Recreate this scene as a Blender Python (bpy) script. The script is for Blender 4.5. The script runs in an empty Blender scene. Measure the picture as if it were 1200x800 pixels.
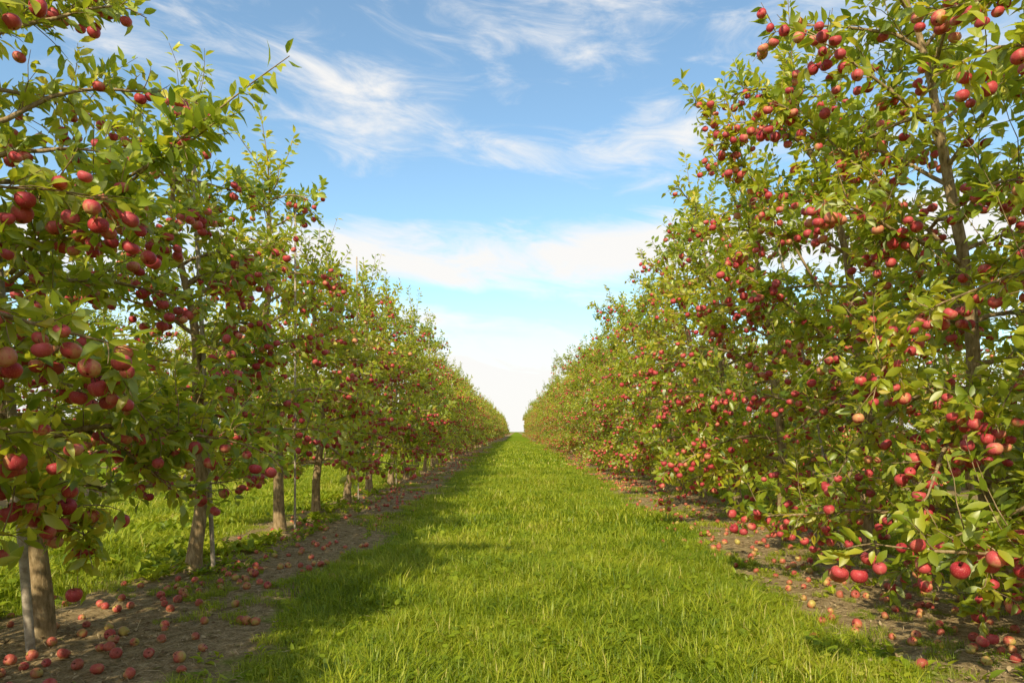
import bpy, math, random
import numpy as np
from mathutils import Vector
D=bpy.data
scene=bpy.context.scene
col=scene.collection
UP=np.array([0,0,1.0])
def nrm(a): return a/np.maximum(np.linalg.norm(a,axis=-1,keepdims=True),1e-9)

# ---------------------------------------------------------------- mesh helpers
def mk_mesh(name,V,faces,attrs=None,smooth=True,mat=None):
    me=D.meshes.new(name)
    V=np.asarray(V,dtype=np.float32)
    me.vertices.add(len(V)); me.vertices.foreach_set('co',V.ravel())
    idx=[];starts=[];o=0
    for f in faces:
        if len(f)==0: continue
        f=np.asarray(f,dtype=np.int32); k=f.shape[1]
        idx.append(f.ravel()); starts.append(o+np.arange(len(f))*k); o+=len(f)*k
    idx=np.concatenate(idx); starts=np.concatenate(starts).astype(np.int32)
    me.loops.add(len(idx)); me.loops.foreach_set('vertex_index',idx)
    me.polygons.add(len(starts)); me.polygons.foreach_set('loop_start',starts)
    if smooth: me.polygons.foreach_set('use_smooth',np.ones(len(starts),dtype=bool))
    me.update(calc_edges=True)
    for k,a in (attrs or {}).items():
        at=me.attributes.new(k,'FLOAT','POINT'); at.data.foreach_set('value',np.asarray(a,dtype=np.float32))
    if mat: me.materials.append(mat)
    return me
def add_obj(name,me,parent=None,loc=(0,0,0)):
    o=D.objects.new(name,me); o.location=loc; col.objects.link(o)
    if parent: o.parent=parent
    return o

class Tubes:
    def __init__(s): s.V=[];s.F=[];s.n=0
    def add(s,P,R,k=5,cap=False):
        P=np.asarray(P,float);R=np.asarray(R,float);m=len(P)
        T=nrm(np.gradient(P,axis=0))
        ref=np.array([0.31,0.95,0.05]) if abs(T[:,2]).mean()>0.7 else UP
        A=nrm(np.cross(T,ref));B=np.cross(T,A)
        a=np.arange(k)/k*2*np.pi
        V=P[:,None]+R[:,None,None]*(np.cos(a)[None,:,None]*A[:,None]+np.sin(a)[None,:,None]*B[:,None])
        s.V.append(V.reshape(-1,3))
        i=np.arange(m-1)[:,None]*k;j=np.arange(k)[None];j2=(j+1)%k
        s.F.append(np.stack([i+j,i+j2,i+k+j2,i+k+j],-1).reshape(-1,4)+s.n)
        s.n+=m*k
        if cap:
            c=np.arange(k)+s.n-k
            s.V.append(P[-1:])
            s.T=getattr(s,'T',[]);s.T.append(np.stack([c,np.roll(c,-1),np.full(k,s.n)],-1));s.n+=1
    def mesh(s,name,mat,attrs=None):
        t=getattr(s,'T',None)
        return mk_mesh(name,np.concatenate(s.V),[np.concatenate(s.F)]+([np.concatenate(t)] if t else []),mat=mat)

def leaves_mesh(name,P,A,N,L,W,lv,mat,r,simple=False):
    n=len(P)
    A=nrm(A);N=nrm(N-(N*A).sum(1,keepdims=True)*A);S=np.cross(A,N)
    curl=r.uniform(0.05,0.35,n)[:,None];fold=r.uniform(0.1,0.5,n)[:,None]
    L=L[:,None];W=W[:,None]
    def pt(a,s,h): return P+A*(a*L)+S*(s*W)+N*h
    tw=r.uniform(-.12,.12,n)[:,None]
    if simple:
        V=np.stack([pt(0,0,0*L),pt(.36,-.48,tw*W),pt(.36,.48,-tw*W),pt(.72,-.38,-curl*.3*L+fold*W*.3),pt(.72,.38,-curl*.3*L+fold*W*.3),pt(1.03,0,-curl*L)],1)
        b=(np.arange(n)*6)[:,None]
        return mk_mesh(name,V.reshape(-1,3),[b+np.array([[1,3,4,2]]),np.concatenate([b+np.array([[0,1,2]]),b+np.array([[3,5,4]])])],{'lv':np.repeat(lv,6)},mat=mat)
    V=np.stack([pt(0,0,0*L),
      pt(.40,0,-.02*L), pt(.72,0,-curl*.35*L), pt(1.03,0,-curl*L),
      pt(.36,-.48,fold*W*.5+tw*W), pt(.70,-.40,fold*W*.42-curl*.3*L),
      pt(.36,.48,fold*W*.5-tw*W), pt(.70,.40,fold*W*.42-curl*.3*L),
      pt(.12,-.2,fold*W*.2), pt(.12,.2,fold*W*.2)],1)
    b=(np.arange(n)*10)[:,None]
    Q=np.concatenate([b+np.array([[1,4,5,2]]),b+np.array([[1,2,7,6]]),b+np.array([[0,8,4,1]]),b+np.array([[0,1,6,9]])])
    T=np.concatenate([b+np.array([[2,5,3]]),b+np.array([[2,3,7]])])
    return mk_mesh(name,V.reshape(-1,3),[Q,T],{'lv':np.repeat(lv,10)},mat=mat)

def apples_mesh(name,C,R,mat,r,ns=14,nr=9,tilt=0.35,stem=True,fallen=False):
    n=len(C)
    phi=np.linspace(0,np.pi,nr+2)[1:-1]; phi=np.concatenate([[0.12],phi,[np.pi-.12]])
    z=.90*np.cos(phi)-.30*np.exp(-(phi/.38)**2)+.14*np.exp(-((np.pi-phi)/.35)**2)
    rad=np.sin(phi)**.92*(1+.09*np.cos(phi))
    a=np.arange(ns)/ns*2*np.pi
    m=len(phi)
    U=np.stack([rad[:,None]*np.cos(a),rad[:,None]*np.sin(a),np.repeat(z[:,None],ns,1)],-1).reshape(-1,3)
    i=np.arange(m-1)[:,None]*ns;j=np.arange(ns)[None]
    F=np.stack([i+j,i+ns+j,i+ns+(j+1)%ns,i+(j+1)%ns],-1).reshape(-1,4)
    k=len(U)
    sv=[];
    for zz,ox in ((.55,0),(1.25,.12)):
        for q in range(3):
            sv.append([.05*math.cos(q*2.094)+ox,.05*math.sin(q*2.094),zz])
    U=np.concatenate([U,sv]) if stem else U
    if stem: F=np.concatenate([F,[[k,k+1,k+4,k+3],[k+1,k+2,k+5,k+4],[k+2,k,k+3,k+5]]])
    m2=len(U)
    ax=nrm(UP+r.normal(0,tilt,(n,3))) if not fallen else nrm(r.normal(0,1,(n,3))+UP*.5)
    X=nrm(np.cross(ax,r.normal(0,1,(n,3))));Y=np.cross(ax,X)
    sq=r.uniform(.86,1.1,n)
    V=C[:,None]+R[:,None,None]*(U[None,:,0:1]*X[:,None]+U[None,:,1:2]*Y[:,None]+(U[None,:,2:3]*sq[:,None,None])*ax[:,None])
    bd=nrm(r.normal(0,1,(n,3))+UP*.6)
    d=nrm(V-C[:,None]);bl=(d*bd[:,None]).sum(-1)
    # meridian streaks (the same value runs stem-to-calyx) plus blush side
    st=np.zeros((n,len(U)));mer=r.normal(0,.13,(n,ns));st[:,:k]=np.tile(mer,(1,m))
    lv=.5+.45*bl+r.normal(0,.22,n)[:,None]+st
    lv=np.clip(lv,0,1)
    if stem: lv[:,k:]=-1
    FF=(np.arange(n)*m2)[:,None,None]+F[None]
    return mk_mesh(name,V.reshape(-1,3),[FF.reshape(-1,4)],{'lv':lv.ravel(),'rv':np.repeat(r.uniform(0,1,n),m2)},mat=mat)

def wn(x,y,s=1.0,seed=0):
    r=np.random.default_rng(seed+100);o=np.zeros_like(x,dtype=float);amp=0
    for k in range(4):
        f=2.0**k*s;a=.6**k;amp+=a
        for q in range(3):
            th=r.uniform(0,2*np.pi);ph=r.uniform(0,6.28)
            o+=a/3*1.8*np.sin(f*(x*math.cos(th)+y*math.sin(th))+ph+1.3*np.sin(f*.7*(y*math.cos(th)-x*math.sin(th))+ph*2))
    return o/amp

# ---------------------------------------------------------------- materials
def newmat(name):
    m=D.materials.new(name);m.use_nodes=True;nt=m.node_tree;nt.nodes.clear()
    return m,nt,nt.nodes,nt.links
def N(ns,t,**kw):
    n=ns.new(t)
    for k,v in kw.items(): setattr(n,k,v)
    return n
def ramp(ns,stops,interp='LINEAR'):
    n=ns.new('ShaderNodeValToRGB');e=n.color_ramp.elements;n.color_ramp.interpolation=interp
    while len(e)<len(stops): e.new(.5)
    for x,(p,c) in zip(e,stops): x.position=p;x.color=(*c,1)
    return n
def attr(ns,a):
    n=ns.new('ShaderNodeAttribute');n.attribute_name=a;return n
def noise(ns,ls,scale,detail=4,rough=.55,vec=None,dist=0):
    n=ns.new('ShaderNodeTexNoise');n.inputs['Scale'].default_value=scale;n.inputs['Detail'].default_value=detail
    n.inputs['Roughness'].default_value=rough;n.inputs['Distortion'].default_value=dist
    if vec is not None: ls.new(vec,n.inputs['Vector'])
    return n
def mixc(ns,ls,f,a,b,mode='MIX'):
    n=ns.new('ShaderNodeMix');n.data_type='RGBA';n.blend_type=mode
    for s,v in ((n.inputs[0],f),(n.inputs[6],a),(n.inputs[7],b)):
        if hasattr(v,'is_output'): ls.new(v,s)
        else: s.default_value=v if isinstance(v,(int,float)) else (*v,1)
    return n.outputs[2]
def mth(ns,ls,op,a,b=0.0,c=None,clamp=False):
    n=ns.new('ShaderNodeMath');n.operation=op;n.use_clamp=clamp
    for i,v in enumerate((a,b) if c is None else (a,b,c)):
        if hasattr(v,'is_output'): ls.new(v,n.inputs[i])
        else: n.inputs[i].default_value=v
    return n.outputs[0]

def foliage_mat(name,stops,tstops,tfac,rough=.42,gl=.06,patchy=False):
    m,nt,ns,ls=newmat(name)
    out=N(ns,'ShaderNodeOutputMaterial')
    f=attr(ns,'lv').outputs['Fac']
    if patchy:   # slow drift of sward colour over the ground
        tc=N(ns,'ShaderNodeTexCoord');no=noise(ns,ls,.9,3,.6,tc.outputs['Object'])
        f=mth(ns,ls,'ADD',f,mth(ns,ls,'MULTIPLY',mth(ns,ls,'SUBTRACT',no.outputs[0],.5),1.3))
    r=ramp(ns,stops);ls.new(f,r.inputs[0])
    r2=ramp(ns,tstops);ls.new(f,r2.inputs[0])
    p=N(ns,'ShaderNodeBsdfDiffuse');ls.new(r.outputs[0],p.inputs[0])
    g=N(ns,'ShaderNodeBsdfGlossy');g.inputs['Roughness'].default_value=rough;g.inputs[0].default_value=(1,1,1,1)
    t=N(ns,'ShaderNodeBsdfTranslucent');ls.new(r2.outputs[0],t.inputs[0])
    mx=N(ns,'ShaderNodeMixShader');mx.inputs[0].default_value=tfac
    ls.new(p.outputs[0],mx.inputs[1]);ls.new(t.outputs[0],mx.inputs[2])
    m2=N(ns,'ShaderNodeMixShader');m2.inputs[0].default_value=gl
    ls.new(mx.outputs[0],m2.inputs[1]);ls.new(g.outputs[0],m2.inputs[2])
    ls.new(m2.outputs[0],out.inputs[0])
    return m
M_leaf=foliage_mat('apple_leaf',[(0,(.10,.17,.012)),(.45,(.29,.37,.02)),(.85,(.54,.52,.035)),(1,(.62,.48,.04))],
   [(0,(.30,.40,.02)),(.5,(.70,.72,.035)),(1,(.95,.78,.07))],.47,.45,.055)
M_grass=foliage_mat('grass_blade',[(0,(.09,.16,.010)),(.45,(.26,.34,.012)),(.85,(.47,.49,.03)),(1,(.58,.50,.14))],
   [(0,(.25,.36,.015)),(.5,(.55,.62,.02)),(1,(.78,.68,.08))],.38,.5,.025,patchy=True)

def apple_mat(name,dull=0):
    m,nt,ns,ls=newmat(name);out=N(ns,'ShaderNodeOutputMaterial')
    a=attr(ns,'lv');rv=attr(ns,'rv');tc=N(ns,'ShaderNodeTexCoord')
    no=noise(ns,ls,60,4,.6,tc.outputs['Object'])
    f=mth(ns,ls,'ADD',a.outputs['Fac'],mth(ns,ls,'MULTIPLY',mth(ns,ls,'SUBTRACT',no.outputs[0],.5),1.1))
    if dull: st=[(0,(.50,.44,.10)),(.25,(.58,.28,.10)),(.55,(.54,.12,.08)),(1,(.42,.05,.05))]
    else: st=[(0,(.62,.32,.13)),(.12,(.60,.17,.11)),(.38,(.54,.055,.06)),(1,(.36,.022,.035))]
    r=ramp(ns,st);ls.new(f,r.inputs[0])
    vo=N(ns,'ShaderNodeTexVoronoi');vo.inputs['Scale'].default_value=170;ls.new(tc.outputs['Object'],vo.inputs['Vector'])
    sp=mth(ns,ls,'MULTIPLY',mth(ns,ls,'LESS_THAN',vo.outputs['Distance'],.20),.5)
    c=mixc(ns,ls,sp,r.outputs[0],(.78,.45,.30))
    c=mixc(ns,ls,mth(ns,ls,'MULTIPLY',rv.outputs['Fac'],.45),c,(.58,.12,.13) if not dull else (.28,.12,.05))
    c=mixc(ns,ls,mth(ns,ls,'LESS_THAN',a.outputs['Fac'],-.01),c,(.09,.06,.025))
    p=N(ns,'ShaderNodeBsdfPrincipled');ls.new(c,p.inputs['Base Color'])
    p.inputs['Roughness'].default_value=.5;p.inputs['Specular IOR Level'].default_value=.38
    ls.new(p.outputs[0],out.inputs[0]);return m
M_apple=apple_mat('apple_skin');M_fallen=apple_mat('fallen_apple_skin',1)

def bark_mat():
    m,nt,ns,ls=newmat('apple_bark');out=N(ns,'ShaderNodeOutputMaterial');tc=N(ns,'ShaderNodeTexCoord')
    mp=N(ns,'ShaderNodeMapping');mp.inputs['Scale'].default_value=(1,1,.3);ls.new(tc.outputs['Object'],mp.inputs[0])
    n1=noise(ns,ls,38,6,.65,mp.outputs[0]);n2=noise(ns,ls,7,3,.5,tc.outputs['Object'])
    r=ramp(ns,[(.3,(.10,.065,.035)),(.5,(.35,.235,.13)),(.7,(.56,.42,.26))]);ls.new(n1.outputs[0],r.inputs[0])
    c=mixc(ns,ls,mth(ns,ls,'MULTIPLY',n2.outputs[0],.4),r.outputs[0],(.22,.20,.09))
    p=N(ns,'ShaderNodeBsdfDiffuse');ls.new(c,p.inputs['Color'])
    b=N(ns,'ShaderNodeBump');b.inputs['Strength'].default_value=.8;b.inputs['Distance'].default_value=.012
    ls.new(n1.outputs[0],b.inputs['Height']);ls.new(b.outputs[0],p.inputs['Normal']);ls.new(p.outputs[0],out.inputs[0]);return m
M_bark=bark_mat()
def simple(name,c,c2,sc,rough=.6,metal=0):
    m,nt,ns,ls=newmat(name);out=N(ns,'ShaderNodeOutputMaterial');tc=N(ns,'ShaderNodeTexCoord')
    n1=noise(ns,ls,sc,5,.6,tc.outputs['Object'])
    r=ramp(ns,[(.35,c),(.65,c2)]);ls.new(n1.outputs[0],r.inputs[0])
    p=N(ns,'ShaderNodeBsdfPrincipled');ls.new(r.outputs[0],p.inputs['Base Color']);p.inputs['Roughness'].default_value=rough
    p.inputs['Metallic'].default_value=metal;ls.new(p.outputs[0],out.inputs[0]);return m
M_steel=simple('wire_steel',(.36,.35,.32),(.5,.48,.44),20,.5,.3)
M_stake=simple('weathered_stake',(.28,.22,.16),(.52,.44,.34),30,.8,0)
M_litter=foliage_mat('dry_litter',[(0,(.16,.10,.05)),(.4,(.36,.25,.13)),(.8,(.60,.46,.27)),(1,(.26,.28,.06))],
   [(0,(.1,.06,.03)),(1,(.4,.3,.15))],.15,.8,.02)

# row geometry constants
PITCH=6.25
XL=-2.85; XR=3.4
def strip_d(x):   # distance-like value to the nearest bare herbicide strip
    d=np.full_like(x,1e9)
    rows=[XL+.42-PITCH*k for k in range(0,6)]+[XR-.45+PITCH*k for k in range(0,6)]
    for rw in rows: d=np.minimum(d,np.abs(x-rw))
    return d+.2
def axis(segs): return np.concatenate([np.arange(a,b,s) for a,b,s in segs])
gx=axis([(-700,-60,40),(-60,-12,2),(-12,-6,.3),(-6,6,.07),(6,12,.3),(12,60,2),(60,701,40)])
gy=axis([(-60,-4,4),(-4,1.5,.5),(1.5,14,.07),(14,30,.3),(30,100,2),(100,1200,50)])
GX,GY=np.meshgrid(gx,gy)
def gheight(x,y):
    near=np.clip((60-np.abs(y))/60,0,1)*np.clip((30-np.abs(x))/30,0,1)
    d=strip_d(x);dirt=np.clip((1.35-d)/.5,0,1)
    h=(.018*wn(x,y,.9,1)+.03*dirt*1.0-.012)*near
    h+=near*dirt*(.012*wn(x,y,9,2)+.008*wn(x,y,23,3))
    return h
GZ=gheight(GX,GY)
V=np.stack([GX,GY,GZ],-1).reshape(-1,3)
nx=len(gx);ny=len(gy)
i=np.arange(ny-1)[:,None]*nx;j=np.arange(nx-1)[None]
F=np.stack([i+j,i+j+1,i+nx+j+1,i+nx+j],-1).reshape(-1,4)
def edge_noise(x,y): return .32*wn(x,y,1.6,5)+.16*wn(x,y,6,6)
mv=strip_d(GX).ravel()+edge_noise(GX,GY).ravel()
def ground_mat():
    m,nt,ns,ls=newmat('orchard_ground');out=N(ns,'ShaderNodeOutputMaterial');tc=N(ns,'ShaderNodeTexCoord')
    O=tc.outputs['Object']
    a=attr(ns,'dist')
    n0=noise(ns,ls,5,6,.65,O)
    f=mth(ns,ls,'ADD',a.outputs['Fac'],mth(ns,ls,'MULTIPLY',mth(ns,ls,'SUBTRACT',n0.outputs[0],.5),.8))
    mr=N(ns,'ShaderNodeMapRange');mr.inputs[1].default_value=.95;mr.inputs[2].default_value=1.2;ls.new(f,mr.inputs[0])
    n1=noise(ns,ls,14,8,.7,O);n2=noise(ns,ls,90,6,.7,O);n3=noise(ns,ls,1.3,4,.5,O)
    r=ramp(ns,[(.3,(.15,.10,.055)),(.5,(.40,.285,.165)),(.7,(.60,.46,.29))]);ls.new(n1.outputs[0],r.inputs[0])
    r2=ramp(ns,[(.35,(.45,.45,.45)),(.65,(1.25,1.2,1.1))]);ls.new(n2.outputs[0],r2.inputs[0])
    dirt=mixc(ns,ls,1.0,r.outputs[0],r2.outputs[0],'MULTIPLY')
    dirt=mixc(ns,ls,mth(ns,ls,'MULTIPLY',n3.outputs[0],.35),dirt,(.20,.19,.06))
    g=ramp(ns,[(.3,(.07,.11,.012)),(.55,(.17,.24,.018)),(.75,(.27,.33,.025))]);ls.new(n1.outputs[0],g.inputs[0])
    gg=mixc(ns,ls,mth(ns,ls,'MULTIPLY',n3.outputs[0],.4),g.outputs[0],(.28,.33,.02))
    c=mixc(ns,ls,mr.outputs[0],dirt,gg)
    p=N(ns,'ShaderNodeBsdfDiffuse');ls.new(c,p.inputs['Color'])
    b=N(ns,'ShaderNodeBump');b.inputs['Strength'].default_value=.9;b.inputs['Distance'].default_value=.02
    ls.new(mth(ns,ls,'ADD',n1.outputs[0],mth(ns,ls,'MULTIPLY',n2.outputs[0],.4)),b.inputs['Height']);ls.new(b.outputs[0],p.inputs['Normal'])
    ls.new(p.outputs[0],out.inputs[0]);return m
add_obj('ground',mk_mesh('ground',V,[F],{'dist':mv},mat=ground_mat()))

# ---------------------------------------------------------------- trees
def make_tree(seed,H,lean,R,skirt,nb=28,dens=1.0,napple=150,bend=0.0,detail=True,z0=.55,rtrunk=.055,extra=None,lv0=0.04,side=0,topw=.62,shoots=8,shl=.8):
    r=np.random.default_rng(seed)
    tb=Tubes()
    t=np.linspace(0,1,14)
    w=.05*np.sin(t*7+r.uniform(0,6))+.03*np.sin(t*15+r.uniform(0,6));w-=w[0]
    w2=.05*np.sin(t*6+r.uniform(0,6));w2-=w2[0]
    TP=np.stack([lean*H*t+bend*np.sin(t*np.pi)+w,w2+0*t,H*t*.97-.06*(1-t)],-1)
    TR=rtrunk*(1-t)**.75+.008;TR[0]*=1.35;TR[1]*=1.05
    tb.add(TP,TR,12)
    nodeP=[];nodeD=[];nodeC=[];fruit=[]
    def trunk_at(z):
        k=np.interp(z,TP[:,2],t);return np.array([np.interp(k,t,TP[:,c]) for c in range(3)])
    def sample(P,step,leaf=1.0):
        seg=np.linalg.norm(np.diff(P,axis=0),axis=1);s=np.concatenate([[0],np.cumsum(seg)])
        q=np.arange(step*.5,s[-1],step);
        if len(q)==0: q=np.array([s[-1]*.8])
        X=np.stack([np.interp(q,s,P[:,c]) for c in range(3)],-1)
        T=nrm(np.gradient(P,axis=0));TT=np.stack([np.interp(q,s,T[:,c]) for c in range(3)],-1)
        nodeP.append(X);nodeD.append(TT);nodeC.append(np.full(len(X),leaf));return X
    def stem(p,d,L,n,droop,wig,floor=.15):
        P=[p];d=nrm(d)
        for k in range(n):
            d=nrm(d+np.array([0,0,-droop/n])+r.normal(0,wig,3));
            q=P[-1]+d*L/n
            if q[2]<floor: d=nrm(d*np.array([1,1,0.05])+np.array([0,0,.05]));q=P[-1]+d*L/n
            P.append(q)
        return np.array(P)
    ga=r.uniform(0,6.28)
    def branch(p,az,el,L,droop,rb):
        d=np.array([math.cos(az)*math.cos(el),math.sin(az)*math.cos(el),math.sin(el)])
        P=stem(p,d,L,9,droop,.09,skirt)
        rr=rb*(1-np.linspace(0,1,10))**.8+.0025
        tb.add(P,rr,6)
        X=sample(P[2:],.055,.8)
        fruit.append(X)
        nt=int(L*15)
        for q in range(nt):
            u=r.uniform(.1,1);k=u*8.99;k0=int(k);bp=P[k0]+(P[k0+1]-P[k0])*(k-k0)
            bd=nrm(P[k0+1]-P[k0]);sd=nrm(np.cross(bd,UP)+1e-3)*r.choice([-1,1])
            tl=r.uniform(.10,.40)*(1.15-.5*u)
            up=r.uniform(-.5,.8)
            dr=.8 if up<.2 else -.1
            if r.random()<.13: up=1.6;tl=r.uniform(.3,.6);dr=-.1
            tp=stem(bp,bd*.6+sd*r.uniform(.3,1)+UP*up,tl,4,dr,.12,skirt*.8)
            tb.add(tp,np.linspace(.0045,.0018,5),3)
            X=sample(tp,.045,1.0)
            if up<1.2: fruit.append(X)
    for b in range(nb):
        fr=(b+.5)/nb; z=z0+(H*.93-z0)*fr**1.05+r.uniform(-.08,.08)
        az=ga+b*2.399+r.uniform(-.35,.35)
        L=R*(1.08-topw*(z/H)**1.3)*r.uniform(.68,1.22)
        L*=1+.22*side*math.cos(az)
        el=r.uniform(.05,.5)+.35*fr
        droop=r.uniform(.5,1.3)*(1.2-.6*fr)
        branch(trunk_at(z),az,el,L,droop,.020*(1.1-.6*fr))
    for q in range(shoots):
        p=trunk_at(H*r.uniform(.78,.97));L=r.uniform(.35,1.0)*shl
        P=stem(p,UP+r.normal(0,.38,3)*np.array([1,1,0]),L,6,-.1,.06)
        tb.add(P,np.linspace(.008,.002,7),4);sample(P,.035,1.0)
    if extra:
        for (p0,p1,sag,kind) in extra:
            p0=np.array(p0,float);p1=np.array(p1,float);n=10
            s=np.linspace(0,1,n)[:,None];P=p0+(p1-p0)*s;P[:,2]+=sag*np.sin(s[:,0]*np.pi)
            P+=r.normal(0,.008,P.shape)
            tb.add(P,np.linspace(.014,.002,n),6)
            X=sample(P[2:],.04,1.3)
            L=np.linalg.norm(p1-p0)
            for q in range(int(L*(16 if kind=='fruit' else 4))):
                k=r.integers(2,n-1 if kind=='fruit' else n-3);tl=r.uniform(.1,.28)
                tp=stem(P[k],nrm(P[k]-P[k-1])*.7+r.normal(0,.6,3),tl,4,.3,.1)
                tb.add(tp,np.linspace(.004,.0018,5),3);X=sample(tp,.042,1.0)
                if kind=='fruit': fruit.append(X)
    NP=np.concatenate(nodeP);ND=np.concatenate(nodeD);NC=np.concatenate(nodeC)
    gap=wn(NP[:,0]+NP[:,1]*.7,NP[:,2]-NP[:,1]*.5,2.6,seed%7)   # airy pockets in the crown
    cnt=np.round(NC*dens*(1+.55*gap)*r.choice([1,1,2,2,3,5],len(NP),p=[.2,.15,.25,.2,.12,.08])*.95+r.uniform(-.4,.4,len(NP))).astype(int).clip(0)
    idx=np.repeat(np.arange(len(NP)),cnt);P=NP[idx];T=ND[idx];n=len(P)
    rad=r.normal(0,1,(n,3));rad-= (rad*T).sum(1,keepdims=True)*T;rad=nrm(rad)
    A=nrm(T*r.uniform(.1,.9,(n,1))+rad*.9+UP*r.uniform(-.35,.35,(n,1)))
    P=P+A*r.uniform(.006,.03,(n,1))
    Nn=UP*.7+r.normal(0,.5,(n,3))
    L=r.uniform(.06,.118,n);W=L*r.uniform(.38,.52,n)
    cl=wn(P[:,0]*1.3+seed,P[:,2]*1.3+P[:,1],2.2,seed%5)
    lv=np.clip(.42+lv0+.22*cl+r.normal(0,.18,n)+(r.random(n)<.02)*.5,0,1)
    ml=leaves_mesh('foliage',P,A,Nn,L,W,lv,M_leaf,r,simple=not detail)
    FR=np.concatenate(fruit)
    axd=np.linalg.norm(FR[:,:2]-np.stack([np.interp(FR[:,2],TP[:,2],TP[:,0]),np.interp(FR[:,2],TP[:,2],TP[:,1])],-1),axis=1)
    pr_=(.15+axd)**1.5;pr_/=pr_.sum()
    sel=FR[r.choice(len(FR),len(FR),replace=False,p=pr_)]
    C=np.zeros((napple+6,3));nc=0
    for p in sel:
        if nc>=napple: break
        k=r.choice([1,2,3,4],p=[.45,.28,.17,.10])
        for q in range(k):
            off=np.array([*r.normal(0,.034,2),-.055-r.uniform(0,.06)]) if k>1 else np.array([*r.normal(0,.01,2),-.055])
            c=p+off
            if c[2]<.05: continue
            if nc==0 or np.min(((C[:nc]-c)**2).sum(1))>.075**2: C[nc]=c;nc+=1
    C=C[:nc];RR=r.uniform(.028,.042,nc)
    ma=apples_mesh('apples',C,RR,M_apple,r,ns=16 if detail else 9,nr=9 if detail else 4,stem=detail)
    return tb.mesh('trunk_and_branches',M_bark),ml,ma
def place(meshes,x,y,s=1.0,mirror=False,rot=0):
    e=D.objects.new('apple_tree',None);e.empty_display_size=.3;col.objects.link(e)
    e.location=(x,y,0);e.scale=(s,-s if mirror else s,s);e.rotation_euler=(0,0,rot)
    for nme,m in zip(('trunk_and_branches','foliage','apples'),meshes):
        add_obj(nme,m,e)
    return e
nearL=[(2.15,dict(seed=11,H=4.0,lean=-.05,R=1.45,skirt=.8,nb=34,z0=.9,napple=360,dens=1.05,side=.3,
          extra=[((0,.1,1.4),(1.0,.75,1.1),.12,'fruit'),((0,.1,2.0),(1.15,.9,2.25),.1,'fruit')])),
       (4.1,dict(seed=12,H=4.4,lean=-.075,R=1.38,skirt=.85,nb=38,z0=.95,napple=450,dens=1.05,bend=-.03,side=.3,topw=.52,
          extra=[((-.15,0,1.1),(.9,-.95,.62),.22,'fruit'),((-.1,0,1.0),(.75,-1.1,.9),.2,'fruit'),((-.2,0,1.5),(1.1,-1.0,1.5),.2,'fruit'),((-.2,0,2.2),(1.1,-.8,2.35),.15,'fruit'),
                 ((-.2,0,2.15),(1.78,-.9,3.02),.02,'shoot'),((.1,-.2,2.4),(1.5,-.7,2.85),.0,'shoot')])),
       (6.0,dict(seed=13,H=3.9,lean=-.055,R=1.3,skirt=1.0,nb=34,z0=1.0,napple=420,dens=1.05,side=.2))]
nearR=[(3.0,dict(seed=21,H=4.7,lean=-.12,R=1.5,skirt=.2,nb=38,z0=.5,napple=480,dens=1.05,side=-.3,topw=.5)),
       (4.9,dict(seed=22,H=5.0,lean=-.19,R=1.45,skirt=.14,nb=38,z0=.5,napple=680,dens=1.0,bend=.2,side=-.3,topw=.55,
          extra=[((-.5,0,2.6),(-1.9,.1,3.8),.1,'fruit'),((-.4,0,2.2),(-1.6,-.2,3.0),.1,'fruit'),((-.2,0,1.3),(-1.4,-.5,1.6),.1,'fruit'),
                 ((0,0,.7),(-.9,-1.0,.22),.2,'fruit'),((-.1,0,.9),(-.35,-1.2,.4),.25,'fruit'),((0,0,.6),(-1.1,-.4,.2),.2,'fruit'),((0,0,.8),(.1,-1.0,.4),.2,'fruit')])),
       (6.8,dict(seed=23,H=5.0,lean=-.18,R=1.4,skirt=.2,nb=36,z0=.5,napple=560,dens=1.05,bend=.15,side=-.3,topw=.55,shl=1.1,
          extra=[((-.5,0,2.6),(-2.0,-.3,4.6),.1,'fruit'),((-.3,0,2.0),(-1.7,-.3,2.9),.1,'fruit')]))]
for y,kw in nearL: place(make_tree(**kw),XL,y)
for y,kw in nearR: place(make_tree(**kw),XR+.15,y)
varL=[make_tree(100+k,3.65+.3*(k%3),-.03+.02*(k%2),1.25,.75,nb=30,z0=.8,napple=320,detail=False,dens=1.05,lv0=.12,side=.15,topw=.68,shl=1.1) for k in range(5)]
varR=[make_tree(200+k,4.2+.3*(k%3),-.12-.03*(k%3),1.4,.2,nb=33,z0=.5,napple=360,detail=False,dens=1.12,lv0=.12,side=-.2,topw=.6,shl=1.2) for k in range(5)]
pr=random.Random(3)
yl=[8.4,9.85];y=11.8
while y<170: yl.append(y+pr.uniform(-.15,.15));y+=1.9
yr=[];y=8.7
while y<170: yr.append(y+pr.uniform(-.15,.15));y+=1.9
# the rows carry on behind the photographer
yl+=[.2,-1.7,-3.6,-5.5,-7.4];yr+=[1.1,-.8,-2.7,-4.6,-6.5]
last=-1
for rows,var,X0 in ((yl,varL,XL-.02),(yr,varR,XR)):
    for y in rows:
        k=pr.choice([q for q in range(5) if q!=last]);last=k
        place(var[k],X0+pr.uniform(-.08,.08),y,pr.uniform(.85,1.1),pr.random()<.5,pr.uniform(-.2,.2))
for X0,y0 in ((XL-PITCH,2.0),(XR+PITCH,3.0)):
    y=y0
    while y<45:
        k=pr.randrange(5);place((varL if X0<0 else varR)[k],X0+pr.uniform(-.08,.08),y,pr.uniform(.92,1.1),pr.random()<.5,pr.uniform(-.3,.3));y+=1.9

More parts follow.
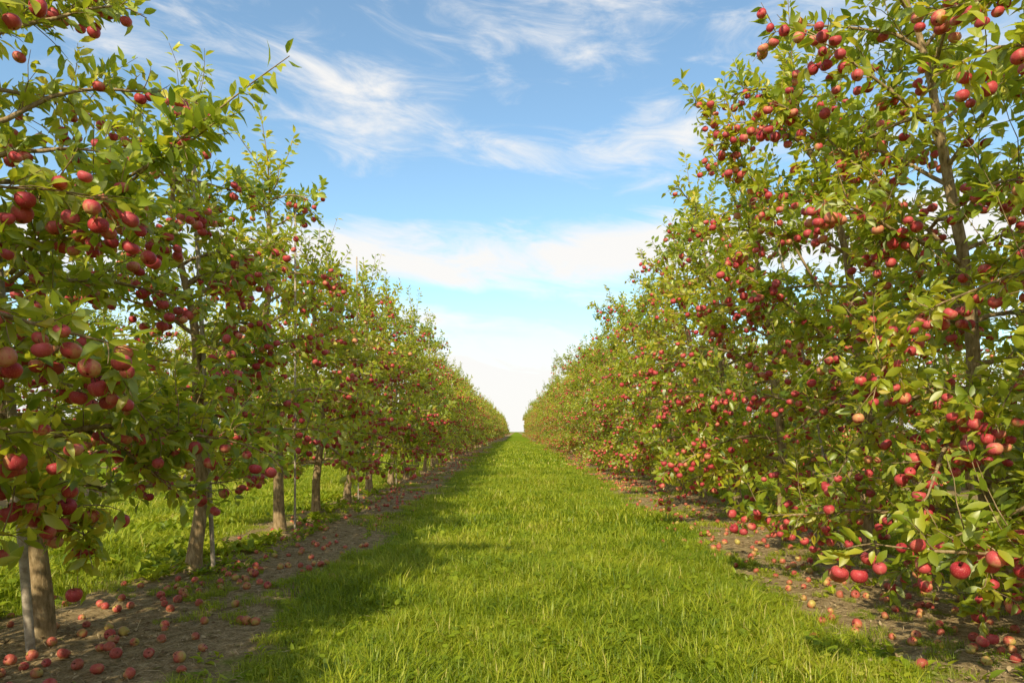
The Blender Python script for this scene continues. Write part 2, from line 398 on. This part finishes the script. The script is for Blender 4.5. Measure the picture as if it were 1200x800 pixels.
# stakes and trellis wires
def stake(x,y,dx,dy,H,rad=.013):
    tb=Tubes();tb.add([(0,0,-.3),(dx*.5,dy*.5,H*.5),(dx,dy,H)],[rad]*3,8,cap=True)
    for z in (1.0,2.0,3.0):
        if z<H: q=z/H;tb.add([(dx*q,dy*q,z-.012),(dx*q,dy*q,z+.012)],[rad*1.35]*2,8)
    add_obj('support_stake',tb.mesh('support_stake',M_stake),loc=(x,y,0))
stake(XL+.13,3.86,-.25,0,2.6,.024)
stake(XL+.16,6.1,-.2,0,3.7,.019)
for y in (8.5,11.9,15.6,18,21.2,29): stake(XL+.12+pr.uniform(-.03,.03),y,pr.uniform(-.1,.05),0,pr.uniform(3.7,4.3))
stake(XR+.1,7.2,-.85,.1,3.9,.012)
for y in (14.4,24): stake(XR+.05,y,-.4,0,4.1)
for X0,ln in ((XL+.06,-.0),(XR+.05,-.14)):
    for q,z in enumerate((1.0,2.0,3.0)):
        tb=Tubes();ys=np.arange(-3,120,3.0)
        tb.add(np.stack([X0+ln*z+0*ys,ys,z+.015*np.sin(ys)],-1),np.full(len(ys),.0016),4)
        add_obj('trellis_wire',tb.mesh('trellis_wire',M_steel))

# ---------------------------------------------------------------- fallen apples, litter, weeds
def strip_pts(n,y0,y1,spread,r,bias=1.6,xo=-.6):
    y=y0+(y1-y0)*r.random(n)**bias
    left=r.random(n)<.45
    x=np.where(left,XL+r.normal(.45,spread,n),XR+r.normal(xo,spread,n))
    return x,y
r=np.random.default_rng(5)
x,y=strip_pts(2000,2.6,45,.46,r,xo=-.8)
keep=(wn(x,y,2.3,9)>-.2)|(r.random(len(x))<.25)
x=x[keep];y=y[keep];R=r.uniform(.022,.034,len(x))
C=np.stack([x,y,gheight(x,y)+R*.72],-1)
kk=[];
for q in range(len(C)):
    if not kk or np.min(np.linalg.norm(C[kk]-C[q],axis=1))>.06: kk.append(q)
add_obj('fallen_apples',apples_mesh('fallen_apples',C[kk],R[kk],M_fallen,r,ns=11,nr=6,fallen=True))
n=34000
x,y=strip_pts(n,2.2,26,.62,r,1.8);z=gheight(x,y)+r.uniform(.004,.02,n)
P=np.stack([x,y,z],-1);A=nrm(np.stack([r.normal(0,1,n),r.normal(0,1,n),r.normal(0,.18,n)],-1))
Nn=UP+r.normal(0,.35,(n,3));st=r.random(n)<.65
L=np.where(st,r.uniform(.03,.12,n),r.uniform(.015,.045,n));W=np.where(st,r.uniform(.002,.005,n),L*r.uniform(.35,.6,n))
lv=np.where(st,r.uniform(.3,.85,n),r.uniform(0,.75,n));lv[r.random(n)<.04]=1
add_obj('leaf_litter',leaves_mesh('leaf_litter',P,A,Nn,L,W,lv,M_litter,r,simple=True))
# broad-leaved weeds at the strip edges and under the trees
m=3400
wx=np.concatenate([r.uniform(-5.0,-2.4,2500),r.uniform(-1.9,2.2,450),r.uniform(1.9,4.4,450)])
wy=2.6+11*r.random(m)**1.4
k=(wn(wx,wy,1.7,14)>-.1);wx=wx[k];wy=wy[k];m=len(wx)
nl=r.integers(5,12,m);idx=np.repeat(np.arange(m),nl);n=len(idx)
az=r.uniform(0,6.283,n);e_=r.uniform(.15,1.1,n)
A=np.stack([np.cos(az)*np.cos(e_),np.sin(az)*np.cos(e_),np.sin(e_)],-1)
big=np.repeat(r.uniform(.4,1.15,m)*np.where(wx<-2.7,1.25,.7),nl)
L=r.uniform(.05,.12,n)*big;W=L*r.uniform(.3,.5,n)
P=np.stack([wx[idx]+r.normal(0,.02,n),wy[idx]+r.normal(0,.02,n),gheight(wx,wy)[idx]+r.uniform(0,.05,n)*big],-1)
Nn=UP-A*.5+r.normal(0,.2,(n,3))
add_obj('weeds',leaves_mesh('weeds',P,A,Nn,L,W,np.clip(r.normal(.45,.15,n),0,1),M_grass,r))

# ---------------------------------------------------------------- grass
def patch(name,seed,rad,n,h0,h1,w,broad=0):
    r=np.random.default_rng(seed)
    rr=rad*np.sqrt(r.random(n));a=r.uniform(0,6.283,n)
    P=np.stack([rr*np.cos(a),rr*np.sin(a),np.full(n,-.01)],-1)
    cl=wn(P[:,0],P[:,1],9,seed)
    H=r.uniform(h0,h1,n)*(1+.35*cl);az=r.uniform(0,6.283,n)
    d=np.stack([np.cos(az),np.sin(az),0*az],-1);s=np.stack([-np.sin(az),np.cos(az),0*az],-1)
    b=r.uniform(.15,1.2,n)[:,None]*H[:,None];Hc=H[:,None];w_=(w*r.uniform(.7,1.3,n))[:,None]
    V=np.stack([P-s*w_*.5,P+s*w_*.5,P+d*b*.3+UP*Hc*.6-s*w_*.42,P+d*b*.3+UP*Hc*.6+s*w_*.42,P+d*b+UP*Hc*.88],1)
    k=(np.arange(n)*5)[:,None];Q=k+np.array([[0,1,3,2]]);T=k+np.array([[2,3,4]])
    lv=np.clip(.48+.15*cl+r.normal(0,.18,n)+(r.random(n)<.03)*.5,0,1)
    V=V.reshape(-1,3);lvv=np.repeat(lv,5);
    if broad:
        m=broad;rr=rad*np.sqrt(r.random(m));a=r.uniform(0,6.283,m)
        c0=np.stack([rr*np.cos(a),rr*np.sin(a),r.uniform(.02,.07,m)],-1)
        az=r.uniform(0,6.283,m);nn=nrm(UP+r.normal(0,.35,(m,3)))
        u=nrm(np.cross(nn,np.stack([np.cos(az),np.sin(az),0*az],-1)));v=np.cross(nn,u)
        sz=r.uniform(.008,.02,m)[:,None]
        el=r.uniform(.8,1.7,m)[:,None]
        q=[c0+sz*(math.cos(t)*u*el+math.sin(t)*v) for t in np.arange(6)*math.pi/3]
        W=np.stack(q,1);base=len(V);kk=(np.arange(m)*6)[:,None]+base
        Q2=np.concatenate([kk+np.array([[0,1,2,3]]),kk+np.array([[0,3,4,5]])]);Q=np.concatenate([Q,Q2])
        V=np.concatenate([V,W.reshape(-1,3)]);lvv=np.concatenate([lvv,np.repeat(np.clip(r.normal(.42,.15,m),0,1),6)])
    me=mk_mesh(name,V,[Q,T],{'lv':lvv},mat=M_grass,smooth=False)
    return D.objects.new(name,me)
def gn_scatter(name,pts,scl,objs,seed,realize=True):
    c=D.collections.new(name+'_source')
    for o in objs: c.objects.link(o)
    me=D.meshes.new(name);me.vertices.add(len(pts));me.vertices.foreach_set('co',pts.astype(np.float32).ravel())
    at=me.attributes.new('scl','FLOAT','POINT');at.data.foreach_set('value',scl.astype(np.float32));me.update()
    ob=add_obj(name,me)
    ng=D.node_groups.new(name,'GeometryNodeTree')
    ng.interface.new_socket('Geometry',in_out='INPUT',socket_type='NodeSocketGeometry')
    ng.interface.new_socket('Geometry',in_out='OUTPUT',socket_type='NodeSocketGeometry')
    ns=ng.nodes;ls=ng.links
    gi=ns.new('NodeGroupInput');go=ns.new('NodeGroupOutput')
    ip=ns.new('GeometryNodeInstanceOnPoints');ci=ns.new('GeometryNodeCollectionInfo')
    ci.inputs['Collection'].default_value=c;ci.inputs['Separate Children'].default_value=True;ci.inputs['Reset Children'].default_value=True
    ip.inputs['Pick Instance'].default_value=True
    rv=ns.new('FunctionNodeRandomValue');rv.data_type='FLOAT_VECTOR';rv.inputs[0].default_value=(-.06,-.06,0);rv.inputs[1].default_value=(.06,.06,6.283);rv.inputs['Seed'].default_value=seed
    na=ns.new('GeometryNodeInputNamedAttribute');na.data_type='FLOAT';na.inputs['Name'].default_value='scl'
    ls.new(gi.outputs[0],ip.inputs['Points']);ls.new(ci.outputs[0],ip.inputs['Instance'])
    ls.new(rv.outputs[0],ip.inputs['Rotation'])
    fo=[s for s in na.outputs if s.enabled][0];ls.new(fo,ip.inputs['Scale'])
    if realize:
        rl=ns.new('GeometryNodeRealizeInstances');ls.new(ip.outputs[0],rl.inputs[0]);ls.new(rl.outputs[0],go.inputs[0])
    else: ls.new(ip.outputs[0],go.inputs[0])
    md=ob.modifiers.new('scatter','NODES');md.node_group=ng
    return ob
def grass_pts(x0,x1,y0,y1,step,r):
    X,Y=np.meshgrid(np.arange(x0,x1,step),np.arange(y0,y1,step));X=X.ravel()+r.uniform(-.5,.5,X.size)*step;Y=Y.ravel()+r.uniform(-.5,.5,Y.size)*step
    d=strip_d(X)+edge_noise(X,Y)
    d=np.where((X<XL-.1)&(X>XL-.9),np.maximum(d,1.0+.3*wn(X,Y,2.4,31)),d)   # sward creeps in under the left row
    k=(d>1.12)|((r.random(len(X))<.42)&(wn(X,Y,1.5,8)>.0))
    X=X[k];Y=Y[k];d=d[k]
    s=np.clip(.55+.6*(d-1.0),.4,1.0)*(1+.42*wn(X,Y,2.0,12))*r.uniform(.7,1.3,len(X))
    return np.stack([X,Y,gheight(X,Y)],-1),s
g1=[patch('grass_tuft_a',1,.17,180,.05,.12,.0048,18),patch('grass_tuft_b',2,.17,190,.04,.11,.0045,6),patch('grass_tuft_c',3,.17,160,.05,.15,.005,40),patch('grass_tuft_d',4,.17,160,.06,.16,.005,0)]
p,s=grass_pts(-3.0,4.0,2.4,7.5,.135,r);p2,s2=grass_pts(-7.5,-3.0,3.4,7.5,.22,r);p3,s3=grass_pts(4.0,7,4,7.5,.26,r)
gn_scatter('grass',np.concatenate([p,p2,p3]),np.concatenate([s,s2*1.4,s3*1.3]),g1,1)
g2=[patch('grass_tuft_e',5,.4,330,.06,.13,.010,20),patch('grass_tuft_f',6,.4,330,.05,.12,.010,30)]
p,s=grass_pts(-8,7,7.5,22,.34,r);gn_scatter('grass',p,s,g2,2)
g3=[patch('grass_tuft_g',7,1.0,420,.06,.12,.03,0),patch('grass_tuft_h',8,1.0,420,.05,.11,.03,0)]
p,s=grass_pts(-6,6,22,80,1.0,r);gn_scatter('grass',p,s,g3,3)

# ---------------------------------------------------------------- sky, sun
EL=math.radians(36);sd=Vector((-.30,-.92,0)).normalized()
sunv=Vector((sd.x*math.cos(EL),sd.y*math.cos(EL),math.sin(EL)))
w=D.worlds.new('World');scene.world=w;w.use_nodes=True;nt=w.node_tree;ns=nt.nodes;ls=nt.links;ns.clear()
out=N(ns,'ShaderNodeOutputWorld');sky=N(ns,'ShaderNodeTexSky');sky.sky_type='NISHITA';sky.sun_disc=False
sky.sun_elevation=EL;sky.sun_rotation=math.atan2(sd.x,sd.y)%(2*math.pi);sky.air_density=1.0;sky.dust_density=.6;sky.ozone_density=1.6
bg=N(ns,'ShaderNodeBackground');bg.inputs[1].default_value=.145
ls.new(mixc(ns,ls,1.0,sky.outputs[0],(1.35,1.58,1.5),'MULTIPLY'),bg.inputs[0])
tc=N(ns,'ShaderNodeTexCoord');sx=N(ns,'ShaderNodeSeparateXYZ');ls.new(tc.outputs['Generated'],sx.inputs[0])
az=mth(ns,ls,'ARCTAN2',sx.outputs[0],sx.outputs[1]);el=mth(ns,ls,'ARCSINE',sx.outputs[2])
def cxyz(a,b,c=0.0):
    n=ns.new('ShaderNodeCombineXYZ')
    for i,v in enumerate((a,b,c)):
        if hasattr(v,'is_output'): ls.new(v,n.inputs[i])
        else: n.inputs[i].default_value=v
    return n.outputs[0]
el2=mth(ns,ls,'ADD',el,mth(ns,ls,'MULTIPLY',az,.10))
n1=noise(ns,ls,1.0,7,.52,cxyz(mth(ns,ls,'MULTIPLY',az,2.4),mth(ns,ls,'MULTIPLY',el2,8.0),3.3),.5)
n2=noise(ns,ls,1.0,9,.62,cxyz(mth(ns,ls,'MULTIPLY',az,7.0),mth(ns,ls,'MULTIPLY',el2,24.0),1.3),.7)
def band(c,slope,wid,amp):
    q=mth(ns,ls,'SUBTRACT',mth(ns,ls,'ADD',el,mth(ns,ls,'MULTIPLY',az,slope)),c)
    q=mth(ns,ls,'DIVIDE',q,wid);q=mth(ns,ls,'MULTIPLY',mth(ns,ls,'MULTIPLY',q,q),-1.0);return mth(ns,ls,'MULTIPLY',mth(ns,ls,'EXPONENT',q),amp)
tot=mth(ns,ls,'MULTIPLY',mth(ns,ls,'SUBTRACT',n1.outputs[0],.5),2.0)
tot=mth(ns,ls,'ADD',tot,mth(ns,ls,'MULTIPLY',mth(ns,ls,'SUBTRACT',n2.outputs[0],.5),1.9))
# unseen extra cloud added behind the photographer as fill light for shaded foliage
tot=mth(ns,ls,'ADD',tot,mth(ns,ls,'MULTIPLY',mth(ns,ls,'MULTIPLY',sx.outputs[1],-1.6,clamp=True),.5))
for b in (band(.425,.09,.06,.30),band(.25,-.02,.045,.85),band(.0,0,.11,1.3),band(.180,.12,.014,-.6),band(.335,.03,.035,-.3),band(.60,.1,.05,.1)): tot=mth(ns,ls,'ADD',tot,b)
mr=N(ns,'ShaderNodeMapRange');mr.interpolation_type='SMOOTHSTEP';mr.inputs[1].default_value=-.08;mr.inputs[2].default_value=.85;mr.inputs[3].default_value=.03;mr.inputs[4].default_value=.98;ls.new(tot,mr.inputs[0])
bc=N(ns,'ShaderNodeBackground');bc.inputs[0].default_value=(.98,.96,.93,1);bc.inputs[1].default_value=1.0
mx=N(ns,'ShaderNodeMixShader');ls.new(mr.outputs[0],mx.inputs[0]);ls.new(bg.outputs[0],mx.inputs[1]);ls.new(bc.outputs[0],mx.inputs[2]);ls.new(mx.outputs[0],out.inputs[0])
L=D.lights.new('sun','SUN');L.energy=5.0;L.angle=math.radians(.6);L.color=(1,.89,.64)
so=D.objects.new('sun',L);so.rotation_euler=(-sunv).to_track_quat('-Z','Y').to_euler();so.location=(-4,-10,12);col.objects.link(so)

cam=D.cameras.new('camera');co=D.objects.new('camera',cam);col.objects.link(co);scene.camera=co
cam.lens=24;cam.sensor_width=36;co.location=(0,0,1.25);co.rotation_euler=(math.radians(90),0,0)
cam.shift_y=.0875;cam.shift_x=-.004;cam.clip_end=3000;cam.clip_start=.05
scene.view_settings.view_transform='Standard';scene.view_settings.look='None';scene.view_settings.exposure=0
